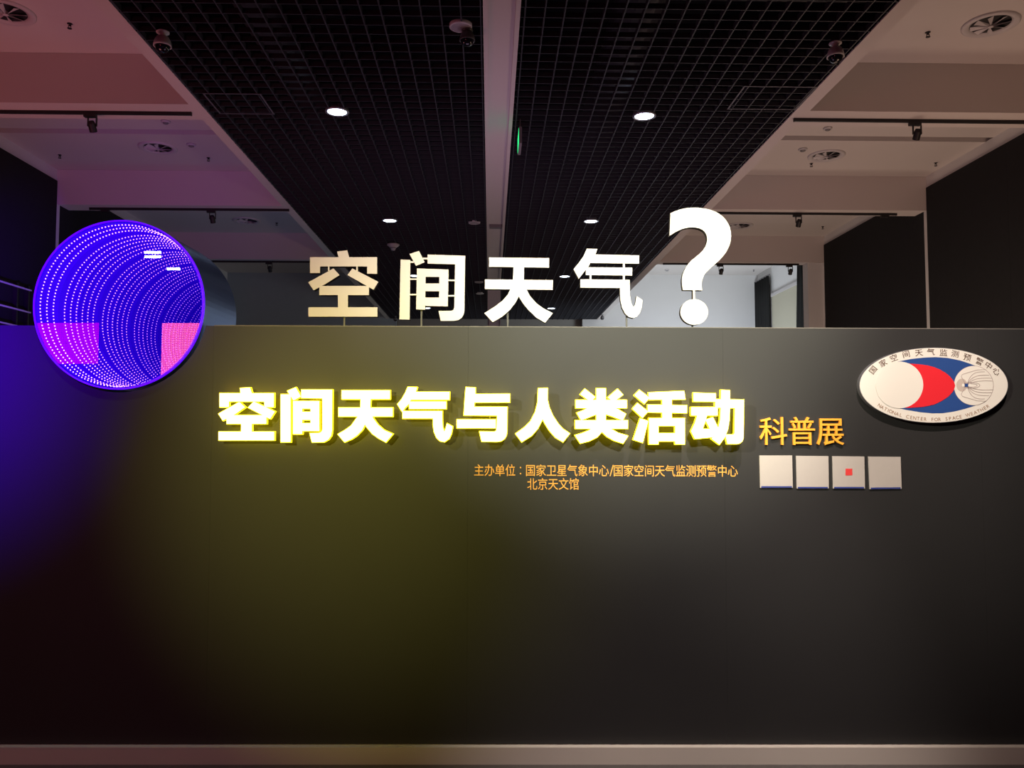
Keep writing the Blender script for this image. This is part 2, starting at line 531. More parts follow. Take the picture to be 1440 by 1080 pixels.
A = [bm.verts.new((RI*math.cos(2*math.pi*i/n), FY+0.002, RI*math.sin(2*math.pi*i/n))) for i in range(n)]
B = [bm.verts.new((RI*math.cos(2*math.pi*i/n), FY+TD, RI*math.sin(2*math.pi*i/n))) for i in range(n)]
for i in range(n):
    bm.faces.new((A[i], A[(i+1) % n], B[(i+1) % n], B[i]))
band = obj('inner_band', bm, 'glow', tun)
def disc_y(y, r, flip):
    bm = bmesh.new()
    v = [bm.verts.new((r*math.cos(2*math.pi*i/96), y, r*math.sin(2*math.pi*i/96))) for i in range(96)]
    f = bm.faces.new(v)
    f.normal_update()
    if (f.normal.y > 0) != flip: f.normal_flip()
    return bm
obj('back_mirror', disc_y(FY+TD, RI+0.004, False), 'mirror', tun)
obj('front_glass', disc_y(FY, RI+0.004, False), 'glass', tun)
for z in (0.03, 0.087, 0.145):
    bm = bmesh.new()
    N = 150
    for i in range(N):
        a = 2*math.pi*(i+0.25*(z > 0.05))/N
        c = Vector(((RI-0.004)*math.cos(a), FY+z, (RI-0.004)*math.sin(a)))
        bmesh.ops.create_icosphere(bm, subdivisions=1, radius=0.0033, matrix=Matrix.Translation(c))
    obj('led_ring', bm, 'led', band, kind='stuff')

# ------------------------------------------------------------ traced characters
def poly(s, o, pts):
    return [(o[0]+x/s, o[1]+y/s) for x, y in pts]
def rc(x0, y0, x1, y1):
    return [(x0, y0), (x1, y0), (x1, y1), (x0, y1)]

G = {}
o, s = (425, 340), 6
G['kong'] = [poly(s, o, p) for p in (
    [(293, 82), (380, 72), (398, 140), (310, 140)], rc(66, 130, 632, 208), rc(66, 130, 150, 264), rc(548, 130, 632, 270),
    [(264, 225), (315, 281), (180, 366), (96, 410), (51, 342)], [(424, 225), (642, 338), (602, 405), (382, 281)],
    rc(145, 373, 563, 450), rc(302, 440, 386, 560), rc(53, 553, 635, 632))]
Gc = {}
Gc['kong'] = [poly(s, o, p) for p in (rc(218, 205, 231, 246), rc(457, 205, 470, 246))]
G['jian'] = [poly(s, o, p) for p in (
    [(830, 150), (912, 153), (906, 657), (820, 655)], [(905, 103), (985, 77), (1033, 172), (960, 203)],
    [(1058, 108), (1375, 118), (1368, 580), (1362, 615), (1345, 642), (1318, 660), (1280, 667), (1168, 667), (1150, 583), (1255, 583), (1275, 575), (1283, 555), (1290, 190), (1058, 184)],
    [(968, 225), (1042, 228), (1037, 573), (961, 570)], [(1158, 232), (1234, 235), (1228, 545), (1154, 543)],
    [(968, 225), (1234, 235), (1234, 297), (968, 295)], [(968, 352), (1232, 352), (1232, 418), (966, 417)], [(964, 470), (1230, 472), (1228, 545), (964, 540)])]
Gc['jian'] = [poly(s, o, p) for p in (rc(908, 165, 940, 178), rc(1018, 135, 1062, 149), rc(906, 310, 970, 322), rc(1230, 320, 1292, 332), rc(904, 440, 966, 452), rc(1226, 450, 1290, 462))]
o, s = (670, 340), 9
G['tian'] = [poly(s, o, p) for p in (
    [(160, 198), (920, 206), (920, 326), (160, 316)], [(107, 476), (968, 485), (966, 608), (107, 598)],
    [(470, 310), (603, 315), (600, 560), (535, 690), (500, 760), (430, 855), (330, 945), (205, 1017), (100, 903), (230, 822), (330, 745), (395, 670), (430, 600), (462, 470)],
    [(597, 470), (632, 600), (680, 690), (760, 780), (850, 845), (968, 903), (868, 1025), (760, 960), (660, 865), (590, 780), (535, 690), (480, 580), (540, 470)])]
Gc['tian'] = []
o, s = (790, 340), 9
G['qi'] = [poly(s, o, p) for p in (
    [(318, 88), (452, 90), (425, 160), (980, 172), (978, 276), (362, 268), (340, 310), (302, 355), (215, 468), (150, 345), (210, 275), (270, 190)],
    [(330, 322), (893, 327), (890, 427), (305, 420), (305, 350)],
    [(237, 474), (860, 482), (862, 640), (868, 715), (882, 780), (905, 826), (925, 800), (940, 740), (945, 688), (1022, 738), (1012, 830), (988, 900), (952, 945), (905, 965), (850, 952), (800, 905), (762, 830), (744, 745), (738, 660), (738, 585), (237, 580)])]
Gc['qi'] = [poly(s, o, p) for p in (rc(774, 268, 798, 330), rc(353, 415, 376, 480), rc(774, 422, 798, 484))]
o, s = (930, 280), 5.4
G['mark'] = [poly(s, o, p) for p in (
    [(70, 108), (98, 94), (130, 82), (160, 74), (190, 68), (225, 65), (260, 65), (300, 67), (340, 73), (377, 82), (410, 95), (440, 111), (465, 131), (487, 154), (505, 182), (519, 210), (528, 245), (530, 280), (527, 315), (519, 345), (507, 375), (490, 405), (470, 432), (445, 460), (415, 488), (385, 513), (358, 538), (338, 558), (322, 582), (311, 610), (306, 636), (306, 665), (312, 692),
     (165, 690), (159, 660), (157, 630), (158, 600), (164, 570), (175, 542), (188, 516), (207, 489), (232, 462), (262, 438), (292, 413), (317, 387), (334, 362), (344, 336), (349, 310), (347, 285), (340, 262), (326, 243), (308, 230), (287, 221), (262, 216), (238, 214), (212, 215), (184, 220), (158, 227), (130, 238), (100, 254), (63, 278)],
    [(250+105*math.cos(a*math.pi/24), 857+97*math.sin(a*math.pi/24)) for a in range(48)])]
Gc['mark'] = [poly(s, o, p) for p in (rc(241, 688, 255, 766),)]

def to_wall(polys, off, dy=0.0):
    return [[pl(x, y+dy, off) for x, y in p] for p in polys]

def bounds(polys):
    xs = [q[0] for p in polys for q in p]; ys = [q[1] for p in polys for q in p]
    return min(xs), max(xs), min(ys), max(ys)

row1 = [('kong', 'white cut-out first character of the row standing on the wall top', [(483, 457)]),
        ('jian', 'white cut-out gate-shaped second character standing on the wall top', [(592, 458)]),
        ('tian', 'white cut-out third character with two bars and spread legs on the wall top', [(714, 459)]),
        ('qi', 'white cut-out fourth character with a hooked tail on the wall top', [(882, 461)]),
        ('mark', 'large white cut-out question mark standing on the wall top', [(975, 462)])]
for key, lab, rods in row1:
    off = -0.005
    P = to_wall(G[key], off); C = to_wall(Gc[key], off)
    x0, x1, z0, z1 = bounds(P)
    ux = pl(rods[0][0], 460, off)[0]; tz = top_v(ux)
    t = empty('sign_character' if key != 'mark' else 'question_mark_sign', wall_at(ux, tz), -YAW, label=lab, category='letter sign', group='white cut-out characters on the wall top')
    c = (ux, tz)
    fb = bmesh.new(); bb = bmesh.new()
    for i, q in enumerate(P+C):
        prism(fb, q, -off-0.00025*i, -off+0.004, c)
        prism(bb, grow(q, -0.0003), -off+0.0042, -off+0.036, c)
    obj('face', fb, 'letterface', t)
    obj('body', bb, 'letterside', t, label='dark edge of the character')
    zb = min(q[1] for p in P for q in p if abs(q[0]-ux) < 0.06) if any(abs(q[0]-ux) < 0.06 for p in P for q in p) else z0
    rb = bmesh.new(); bx(rb, -0.004, 0.004, -off+0.018, -off+0.026, 0.0, zb-tz+0.05)
    obj('support_rod', rb, 'rod', t)

o, s = (300, 535), 8
Y = {}
Y['kong'] = (o, s, [[(300, 88), (410, 82), (430, 150), (310, 155)], rc(70, 145, 678, 235), rc(70, 145, 170, 298), rc(575, 145, 675, 298),
    [(290, 245), (352, 300), (230, 385), (105, 448), (58, 375)], [(455, 240), (687, 350), (635, 430), (392, 305)], rc(150, 392, 592, 487), rc(315, 480, 428, 585), rc(60, 578, 680, 672)])
Y['jian'] = (o, s, [rc(758, 158, 865, 692), [(833, 118), (925, 80), (980, 180), (900, 222)],
    [(990, 105), (1335, 105), (1332, 560), (1322, 620), (1290, 665), (1240, 692), (1110, 695), (1085, 595), (1190, 592), (1215, 580), (1228, 555), (1228, 200), (990, 195)],
    rc(898, 232, 995, 602), rc(1095, 232, 1188, 568), rc(898, 232, 1188, 315), rc(898, 355, 1188, 442), rc(898, 482, 1188, 568)])
o = (470, 535)
Y['tian'] = (o, s, [rc(85, 112, 625, 208), rc(48, 308, 655, 403),
    [(300, 200), (408, 200), (398, 400), (343, 490), (310, 560), (250, 620), (190, 660), (115, 692), (42, 605), (120, 560), (190, 510), (240, 440), (270, 400), (295, 310)],
    [(400, 305), (410, 380), (445, 440), (490, 500), (560, 560), (655, 603), (580, 693), (500, 650), (430, 600), (370, 530), (343, 490), (320, 400)]])
Y['qi'] = (o, s, [[(828, 75), (930, 78), (915, 130), (1295, 130), (1293, 215), (860, 215), (840, 260), (790, 310), (765, 352), (712, 268), (760, 210), (800, 140)], rc(845, 238, 1258, 318),
    [(770, 345), (1213, 345), (1213, 450), (1220, 530), (1238, 585), (1255, 540), (1270, 487), (1330, 518), (1315, 600), (1290, 655), (1240, 690), (1190, 680), (1150, 640), (1125, 580), (1113, 500), (1113, 425), (770, 425)]])
o = (640, 535)
Y['yu'] = (o, s, [[(122, 78), (225, 82), (225, 155), (615, 152), (615, 243), (215, 245), (213, 298), (585, 300), (582, 570), (575, 620), (555, 655), (520, 680), (470, 688), (300, 685), (275, 575), (440, 578), (462, 570), (468, 540), (475, 393), (100, 390), (112, 200)], rc(22, 440, 455, 535)])
Y['ren'] = (o, s, [[(938, 90), (1040, 88), (1038, 230), (1025, 330), (985, 430), (930, 540), (860, 620), (750, 690), (682, 600), (780, 530), (850, 460), (905, 350), (930, 250)],
    [(960, 200), (1038, 220), (1060, 310), (1100, 400), (1160, 490), (1210, 545), (1288, 597), (1215, 690), (1130, 640), (1060, 560), (1010, 480), (985, 430), (960, 350)]])
o = (800, 535)
Y['lei'] = (o, s, [[(180, 97), (297, 187), (245, 235), (130, 155)], [(548, 98), (607, 160), (500, 240), (442, 190)], rc(312, 92, 413, 520), rc(80, 222, 650, 308),
    [(230, 300), (330, 300), (330, 372), (220, 415), (140, 445), (92, 365), (170, 335)], [(400, 300), (500, 300), (560, 330), (640, 378), (605, 447), (510, 410), (400, 372)], rc(75, 450, 662, 540),
    [(300, 500), (400, 500), (372, 575), (320, 635), (230, 680), (130, 706), (72, 618), (150, 595), (225, 565), (280, 520)],
    [(340, 500), (450, 500), (480, 550), (550, 590), (663, 625), (610, 707), (510, 675), (430, 630), (372, 575)]])
Y['huo'] = (o, s, [[(795, 110), (905, 195), (850, 260), (740, 165)], [(773, 257), (888, 350), (828, 418), (720, 318)], [(805, 430), (890, 458), (830, 697), (728, 665)],
    [(900, 138), (1295, 120), (1308, 210), (905, 215)], rc(1055, 200, 1155, 430), [(890, 275), (1327, 282), (1325, 365), (890, 355)],
    rc(905, 425, 1005, 715), rc(1200, 425, 1303, 715), rc(905, 425, 1303, 510), rc(905, 595, 1303, 682)])
Y['dong'] = ((960, 535), 10.8, [[(168, 190), (500, 200), (500, 318), (170, 315)], rc(133, 408, 530, 530),
    [(230, 520), (370, 520), (350, 600), (302, 738), (460, 740), (460, 860), (190, 885), (133, 770), (190, 650)], [(352, 598), (460, 562), (545, 735), (570, 860), (470, 840)],
    [(500, 288), (930, 295), (920, 880), (905, 920), (870, 950), (830, 962), (685, 962), (655, 828), (770, 825), (790, 810), (795, 790), (800, 415), (500, 410)],
    [(588, 148), (715, 152), (715, 450), (708, 600), (685, 740), (640, 860), (560, 970), (445, 885), (500, 820), (545, 735), (575, 600), (585, 420)]])
ylab = dict(kong='glowing yellow-white first character, nearest the round light tunnel', jian='glowing yellow-white second character, gate-shaped with a box inside',
            tian='glowing yellow-white third character of two bars and two spread legs', qi='glowing yellow-white fourth character of three bars and a hooked tail',
            yu='glowing yellow-white fifth character, a stepped zigzag with a bar across', ren='glowing yellow-white sixth character, just two joined legs',
            lei='glowing yellow-white seventh character, a dense star over spread legs', huo='glowing yellow-white eighth character with three slanted drops beside a box',
            dong='glowing yellow-white ninth and last character, beside the orange raised ones')
OFF = 0.075
for key, (o, s, ps) in Y.items():
    P = to_wall([poly(s, o, p) for p in ps], OFF)
    x0, x1, z0, z1 = bounds(P)
    c = ((x0+x1)/2, (z0+z1)/2)
    t = empty('lit_character', wall_at(*c), -YAW, label=ylab[key], category='letter sign', group='glowing title characters on the dark wall')
    fb = bmesh.new(); bb = bmesh.new()
    for i, q in enumerate(P):
        prism(fb, grow(q, -0.0006), -OFF-0.00025*i, -OFF+0.004, c)
        prism(bb, grow(q, 0.0028), -OFF+0.0045, -OFF+0.024, c)
    obj('face', fb, 'litface', t); obj('body', bb, 'litside', t, label='glowing yellow edge')
    for k in (0, len(P)-1):
        qx = sum(q[0] for q in P[k])/len(P[k]); qz = sum(q[1] for q in P[k])/len(P[k])
        obj('stud', cyl_y(bmesh.new(), qx-c[0], qz-c[1], 0.004, -OFF+0.024, 0, 8), 'steel', t)

# ------------------------------------------------------------ font glyphs (Blender's built-in face)
_gc = {}
def glyph(ch, extrude=0.0, offset=0.0):
    k = (ch, offset)
    if k not in _gc:
        c = bpy.data.curves.new('glyph', 'FONT'); c.body = ch; c.size = 1; c.resolution_u = 3; c.offset = offset
        c.fill_mode = 'FRONT'
        o = bpy.data.objects.new('glyph', c); scn.collection.objects.link(o)
        dg = bpy.context.evaluated_depsgraph_get()
        me = bpy.data.meshes.new_from_object(o.evaluated_get(dg))
        _gc[k] = ([tuple(v.co[:2]) for v in me.vertices], [tuple(p.vertices) for p in me.polygons])
        bpy.data.objects.remove(o, do_unlink=True); bpy.data.curves.remove(c); bpy.data.meshes.remove(me)
    return _gc[k]
gx = glyph('国')[0]
EM = (min(p[0] for p in gx), max(p[0] for p in gx), min(p[1] for p in gx), max(p[1] for p in gx))
EC = ((EM[0]+EM[1])/2, (EM[2]+EM[3])/2); EH = EM[3]-EM[2]; EW = EM[1]-EM[0]

def put_glyph(bm, ch, u, v, h, y, wx=1.0, rot=0.0, thick=0.0, cjk=True, offset=0.0):
    """glyph centred at (u, v), h metres high, on depth y, with an optional thickness behind it"""
    vs, fs = glyph(ch, offset=offset)
    sc = h/EH
    cx, cy = EC if cjk else ((min(p[0] for p in vs)+max(p[0] for p in vs))/2, 0.35)
    ca, sa = math.cos(rot), math.sin(rot)
    def tr(p):
        x, z = (p[0]-cx)*sc*wx, (p[1]-cy)*sc
        return (u+x*ca-z*sa, v+x*sa+z*ca)
    q = [tr(p) for p in vs]
    A = [bm.verts.new((p[0], y, p[1])) for p in q]
    for f in fs:
        try: bm.faces.new([A[i] for i in f])
        except ValueError: pass
    if thick:
        B = [bm.verts.new((p[0], y+thick, p[1])) for p in q]
        cnt = {}
        for f in fs:
            for i in range(len(f)):
                e = (f[i], f[(i+1) % len(f)])
                cnt[tuple(sorted(e))] = cnt.get(tuple(sorted(e)), 0)+1
        for f in fs:
            for i in range(len(f)):
                e = (f[i], f[(i+1) % len(f)])
                if cnt[tuple(sorted(e))] == 1:
                    try: bm.faces.new((A[e[1]], A[e[0]], B[e[0]], B[e[1]]))
                    except ValueError: pass
    bmesh.ops.recalc_face_normals(bm, faces=bm.faces)
    for f in bm.faces:
        f.normal_update()
    return bm

for ch, cx, lab in (('科', 1088, 'raised orange character nearest the glowing title'), ('普', 1128, 'raised orange middle character above the first two cards'),
                    ('展', 1168, 'raised orange last character below the oval logo plaque')):
    u, v = pl(cx, 607, 0.014); h = pl(0, 588)[1]-pl(0, 625)[1]
    bm = put_glyph(bmesh.new(), ch, 0, 0, h, -0.014, 0.96, thick=0.014, offset=0.002)
    o = obj('raised_character', bm, 'orange', loc=wall_at(u, v), label=lab, category='letter sign', group='raised orange characters')
    o.rotation_euler = (0, 0, -YAW)

def text_line(chars, label, h_px):
    y0 = chars[0][2]; us = [pl(c[1], c[2], 0.002) for c in chars]
    c0 = (sum(u[0] for u in us)/len(us), us[0][1])
    t = empty('organiser_text', wall_at(*c0), -YAW, label=label, category='lettering')
    hh = (pl(0, 0)[1]-pl(0, 100)[1])/100*h_px*0.93
    for (ch, px, py), (u, v) in zip(chars, us):
        if ch == '/':
            obj('character', prism(bmesh.new(), [pl(x, y, 0.002) for x, y in ((857.3, 669.5), (858.7, 669.5), (863, 654), (861.6, 654))], -0.002, -0.0003, c0), 'vinyl', t); continue
        if ch == ':':
            for yy in (657.5, 666):
                obj('colon_dot', cyl_y(bmesh.new(), pl(px, yy)[0]-c0[0], pl(px, yy)[1]-c0[1], 0.0038, -0.002, -0.0003, 8), 'vinyl', t)
            continue
        obj('character', put_glyph(bmesh.new(), ch, u-c0[0], v-c0[1], hh, -0.002, wx=0.85, thick=0.0017, offset=0.003), 'vinyl', t)
    return t
sl = lambda x: 661.5+(x-666)*0.0035
L1 = [(c, 673.5+14.75*i, sl(673.5+14.75*i)) for i, c in enumerate('主办单位')]
L1 += [(':', 732, 662)]
L1 += [(c, 746+14.75*i, sl(746+14.75*i)) for i, c in enumerate('国家卫星气象中心')]
L1 += [('/', 860, 662)]
L1 += [(c, 869.3+14.65*i, sl(869.3+14.65*i)) for i, c in enumerate('国家空间天气监测预警中心')]
text_line(L1, 'long line of small orange lettering under the glowing title', 15.6)
text_line([(c, 748.5+14.7*i, 681) for i, c in enumerate('北京天文馆')], 'short second line of small orange lettering under the long line', 15.6)

# ------------------------------------------------------------ oval logo plaque
LO, LS = (1190, 470), 5.76
def lp(x, y, off=0.03): return pl(LO[0]+x/LS, LO[1]+y/LS, off)
lc = lp(709, 413)
logo = empty('logo_plaque', wall_at(*lc), -YAW, label='white oval plaque with blue and red shapes beside the last orange character', category='plaque')
def ell(cx, cy, rx, ry, n=64, a0=0, a1=360):
    return [(cx+rx*math.cos(math.radians(a0+(a1-a0)*i/n)), cy+ry*math.sin(math.radians(a0+(a1-a0)*i/n))) for i in range(n if a1-a0 == 360 else n+1)]
def layer(name, pts, m, k, label=None, up=None):
    o = obj(name, prism(bmesh.new(), [lp(x, y) for x, y in pts], -0.03-0.0004*k, -0.03-0.0004*(k-1)-0.00002, lc), m, up or logo)
    if label: o['label'] = label
    return o
obj('plate_edge', prism(bmesh.new(), [lp(x, y) for x, y in ell(709, 413, 604, 306, 96)], -0.0285, -0.0005, lc), 'plateside', logo)
obj('plate', prism(bmesh.new(), [lp(x, y) for x, y in ell(709, 413, 599, 302, 96)], -0.03, -0.0286, lc), 'plate', logo)
layer('blue_field', [(400, 225), (430, 219), (520, 201), (620, 190), (720, 185), (820, 192), (920, 212), (1000, 238), (1050, 257), (1050, 577), (960, 605), (870, 627), (780, 640), (700, 641), (600, 632), (510, 617), (435, 602), (400, 590)], 'blue', 1)
layer('earth_outline', ell(1032, 416, 161, 161), 'line', 2)
earth = layer('earth_disc', ell(1031, 416, 158, 158), 'plate', 3)
layer('red_field', [(480, 236), (540, 239), (600, 244), (655, 252), (710, 266), (760, 287), (810, 317), (845, 348), (870, 382), (882, 415), (872, 450), (845, 487), (810, 517), (760, 547), (710, 570), (655, 583), (600, 590), (515, 596), (480, 597)], 'red', 4)
layer('sun_disc', ell(430, 411, 192, 189), 'plate', 5)
layer('grey_disc', ell(935, 412, 44, 52), 'palegrey', 4)
def stroke(pts, wd):
    v = [Vector(p) for p in pts]; Lf = []; Rt = []
    for i, p in enumerate(v):
        d = (v[min(i+1, len(v)-1)]-v[max(i-1, 0)]).normalized(); nn = Vector((-d.y, d.x))*wd/2
        Lf.append(tuple(p+nn)); Rt.append(tuple(p-nn))
    return Lf+Rt[::-1]
bm = bmesh.new()
for sgn in (1, -1):
    for k, (h, xe) in enumerate(((110, 1120), (82, 1155), (58, 1175), (35, 1187))):
        pts = []
        for i in range(13):
            f = i/12
            x = 975+(xe-975)*f
            y = 414-sgn*h*(1-math.exp(-4.5*f)) - sgn*4*math.sin(f*3)
            pts.append((x, y))
        prism(bm, [lp(*p) for p in stroke(pts, 3.2)], -0.03-0.0022, -0.03-0.0013, lc)
    pts = [(960, 414-sgn*15), (945, 414-sgn*45), (930, 414-sgn*70), (938, 414-sgn*88), (990, 414-sgn*105), (1060, 414-sgn*125), (1130, 414-sgn*128)]
    prism(bm, [lp(*p) for p in stroke(pts, 3.2)], -0.03-0.0022, -0.03-0.0013, lc)
for rx, ry in ((48, 14), (70, 24)):
    e = ell(1010, 414, rx, ry, 24, -150, 150)
    prism(bm, [lp(*p) for p in stroke(e, 3)], -0.03-0.0022, -0.03-0.0013, lc)
obj('field_lines', bm, 'line', earth, kind='stuff')
layer('magnet', rc(958, 400, 985, 427), 'blue', 6, up=earth)
layer('pole_dot', ell(945, 413, 10, 13, 16), 'letterface', 6, up=earth)
layer('pole_dot', ell(999, 413, 11, 13, 16), 'letterface', 6, up=earth)
for ch, x, y in zip('国家空间天气监测预警中心', (217, 298, 385, 485, 588, 685, 787, 882, 980, 1078, 1152, 1217), (290, 235, 193, 163, 150, 145, 150, 160, 188, 222, 255, 302)):
    dx, dy = (x-709)/520.0, 1
    t = math.asin(max(-1, min(1, dx))); rot = -math.atan2(268*math.sin(t), 520*math.cos(t))*0.9
    u, v = lp(x, y)
    hh = (lp(0, 0)[1]-lp(0, 52)[1])
    obj('character', put_glyph(bmesh.new(), ch, u-lc[0], v-lc[1], hh, -0.0308, wx=1.12, rot=rot, offset=0.004), 'brown', logo)
txt = 'NATIONAL CENTER FOR SPACE WEATHER'
samp = []
for i in range(400):
    a = math.radians(146+(35.5-146)*i/399)
    samp.append((712+549*math.cos(a), 413+277*math.sin(a), math.atan2(277*math.cos(a), -549*math.sin(a))))
cum = [0]
for a, b in zip(samp, samp[1:]): cum.append(cum[-1]+math.hypot(b[0]-a[0], b[1]-a[1]))
wts = [0.6 if c == 'I' else 1.25 if c == 'W' else 1.0 if c != ' ' else 1.0 for c in txt]
tot = sum(wts); acc = 0
for c, wt in zip(txt, wts):
    pos = (acc+wt/2)/tot*cum[-1]; acc += wt
    if c == ' ': continue
    i = min(range(400), key=lambda k: abs(cum[k]-pos))
    x, y, _ = samp[i]; j = min(i+1, 399); k0 = max(i-1, 0)
    rot = -math.atan2(samp[j][1]-samp[k0][1], samp[j][0]-samp[k0][0])
    u, v = lp(x, y); hh = (lp(0, 0)[1]-lp(0, 28)[1])*EH/0.72
    obj('letter', put_glyph(bmesh.new(), c, u-lc[0], v-lc[1], hh, -0.0308, rot=rot, cjk=False, offset=0.003), 'tan', logo)

# ------------------------------------------------------------ four cards (their codes are left out)
cards = (((1068, 640.5), (1114, 640.5), (1115, 686), (1069, 686), 'blank white card with pale blue foot, nearest the small orange lettering'),
         ((1119.5, 641), (1165, 641.5), (1165.5, 687), (1120.5, 687), 'blank white card with dark blue foot, second from the small orange lettering'),
         ((1170.5, 641.5), (1215.5, 642), (1216.5, 687), (1171.5, 687), 'white card with a small red mark at its centre'),
         ((1221, 642), (1266.5, 642.5), (1268, 687.5), (1223, 688), 'blank white card with blue foot at the far end, beyond the red-marked card'))
for i, (a, b, c, d, lab) in enumerate(cards):
    q = [pl(x, y, 0.006) for x, y in (a, b, c, d)]
    cc = (sum(p[0] for p in q)/4, sum(p[1] for p in q)/4)
    t = empty('wall_card', wall_at(*cc), -YAW, label=lab, category='card', group='white cards in a row under the orange characters')
    sh = obj('sheet', prism(bmesh.new(), q, -0.006, -0.0002, cc), 'card', t)
    e = [pl(x, y, 0.006) for x, y in ((d[0]+1.5, d[1]-2.4), (c[0]-1.5, c[1]-2.4), (c[0]-1.5, c[1]-0.2), (d[0]+1.5, d[1]-0.2))]
    obj('foot_strip', prism(bmesh.new(), e, -0.0068, -0.0062, cc), 'cardblue', sh)
    if i == 2:
        e = [pl(x, y, 0.006) for x, y in rc(1189, 659, 1198.5, 668.5)]
        obj('red_mark', prism(bmesh.new(), e, -0.0068, -0.0062, cc), 'cardred', sh)

# ------------------------------------------------------------ ceiling fittings
def place(px, py, h): return on_z(px, py, h)

def downlight(px, py, lab):
    p = place(px, py, H0)
    t = empty('downlight', (p.x, p.y, ZG), label=lab, category='lamp', group='lit round downlights in the black ceilings')
    obj('ring', lathe(bmesh.new(), [(0.088, -0.002), (0.10, -0.012), (0.112, -0.006), (0.112, 0.0), (0.10, 0.06), (0.088, 0.05)], 32), 'chrome', t, smooth=True)
    obj('lens', lathe(bmesh.new(), [(0.088, -0.003), (0.05, -0.011), (0.0, -0.014)], 32), 'lamp', t, smooth=True)
    l = bpy.data.lights.new('downlight_beam', 'SPOT'); l.energy = 25; l.color = (0.8, 0.9, 1.0); l.spot_size = math.radians(80); l.spot_blend = 1; l.shadow_soft_size = 0.06
    lo = bpy.data.objects.new('downlight_beam', l); scn.collection.objects.link(lo); lo.location = (p.x, p.y, ZG-0.06)
for px, py, lab in ((474, 157, 'lit downlight in the black ceiling, highest on the light tunnel side'), (548, 310, 'lit downlight in the black ceiling above the first white character'),
                    (582, 387.5, 'lit downlight showing through the gate-shaped white character'), (600, 433, 'farthest lit downlight on the tunnel side, behind the white characters'),
                    (906, 163, 'brightest lit downlight, near the middle of the question mark side ceiling'), (831, 311, 'lit downlight in the black ceiling above the hooked white character'),
                    (794, 388.5, 'lit downlight just beside the hooked white character'), (775, 433.5, 'farthest lit downlight, at the leg of the spread-legged white character')):
    downlight(px, py, lab)

def speaker(px, py, lab, r=0.085):
    p = place(px, py, H0)
    t = empty('ceiling_speaker', (p.x, p.y, ZG), label=lab, category='speaker', group='round unlit ceiling speakers')
    obj('frame', lathe(bmesh.new(), [(r, 0.02), (r, -0.003), (r-0.010, -0.007), (r-0.014, -0.003), (r-0.014, 0.02)], 32), 'fitting', t, smooth=True)
    obj('grille', lathe(bmesh.new(), [(r-0.014, -0.002), (r*0.4, -0.004), (0, -0.005)], 24), 'grille', t, smooth=True)
speaker(648, 38, 'round grey-white ceiling speaker above the dark dome camera')
speaker(667, 313.5, 'round white ceiling speaker beside the central beam, over the third character', 0.085)
speaker(673.5, 397, 'small round ceiling speaker behind the white characters, beside the column', 0.085)
speaker(675, 413, 'farthest round ceiling speaker behind the white characters, beside the column', 0.085)

def dome(px, py, lab, m='fitting', s=1.0, stem=0.035):
    p = place(px, py, H0-0.10)
    t = empty('dome_camera', (p.x, p.y, ZG), label=lab, category='security camera')
    k = 0.82*s
    obj('mount', lathe(bmesh.new(), [(0, 0.0), (0.048*s, 0.0), (0.048*s, -0.008), (0.022*s, -0.014), (0.022*s, -stem)], 24), m, t, smooth=True)
    sh = obj('shell', lathe(bmesh.new(), [(0.022*s, -stem+0.004), (0.044*s, -stem-0.008*k), (0.057*s, -stem-0.04*k), (0.064*s, -stem-0.075*k), (0.066*s, -stem-0.095*k), (0.058*s, -stem-0.095*k), (0.054*s, -stem-0.075*k)], 28), m, t, smooth=True)
    obj('dome_lens', lathe(bmesh.new(), [(0.055*s, -stem-0.085*k), (0.054*s, -stem-0.105*k), (0.043*s, -stem-0.132*k), (0.024*s, -stem-0.147*k), (0, -stem-0.152*k)], 28), 'camglass', sh, smooth=True)
dome(228.5, 63, 'white dome camera hanging near the pale edge beam over the light tunnel')
dome(1175, 78, 'white dome camera hanging near the pale edge beam over the question mark side')
dome(657, 60, 'dark grey dome camera beside the central beam below a round speaker', 'rod', 0.9, 0.016)
dome(847, 448, 'tiny dome camera at the far end of the black ceiling by the white room', 'grey', 0.8)
dome(556, 450, 'tiny dome camera at the far end of the black ceiling behind the gate-shaped character', 'grey', 0.8)

p = place(553, 345, H0-0.02)
t = empty('smoke_detector', (p.x, p.y, ZG), label='white funnel-shaped detector in the black ceiling above the first two white characters', category='smoke detector')
obj('cone', lathe(bmesh.new(), [(0, 0.0), (0.10, 0.0), (0.10, -0.02), (0.045, -0.06), (0.03, -0.10), (0, -0.10)], 24), 'fitting', t, smooth=True)
obj('sensor_ring', lathe(bmesh.new(), [(0.046, -0.055), (0.05, -0.062), (0.043, -0.07)], 24), 'grey', t)

p = on_y(731, 196, 7.9)
t = empty('exit_sign', (p.x, p.y, ZG), label='thin hanging sign seen edge-on with a green lit face beside the central beam', category='exit sign')
obj('case', box(-0.014, 0.014, -0.17, 0.17, -0.26, -0.10), 'grey', t)
obj('green_face', box(-0.0165, -0.0145, -0.16, 0.16, -0.25, -0.11), 'green', t)
for y in (-0.1, 0.1): obj('hanger', box(-0.004, 0.004, y-0.004, y+0.004, -0.10, 0.0), 'grey', t)

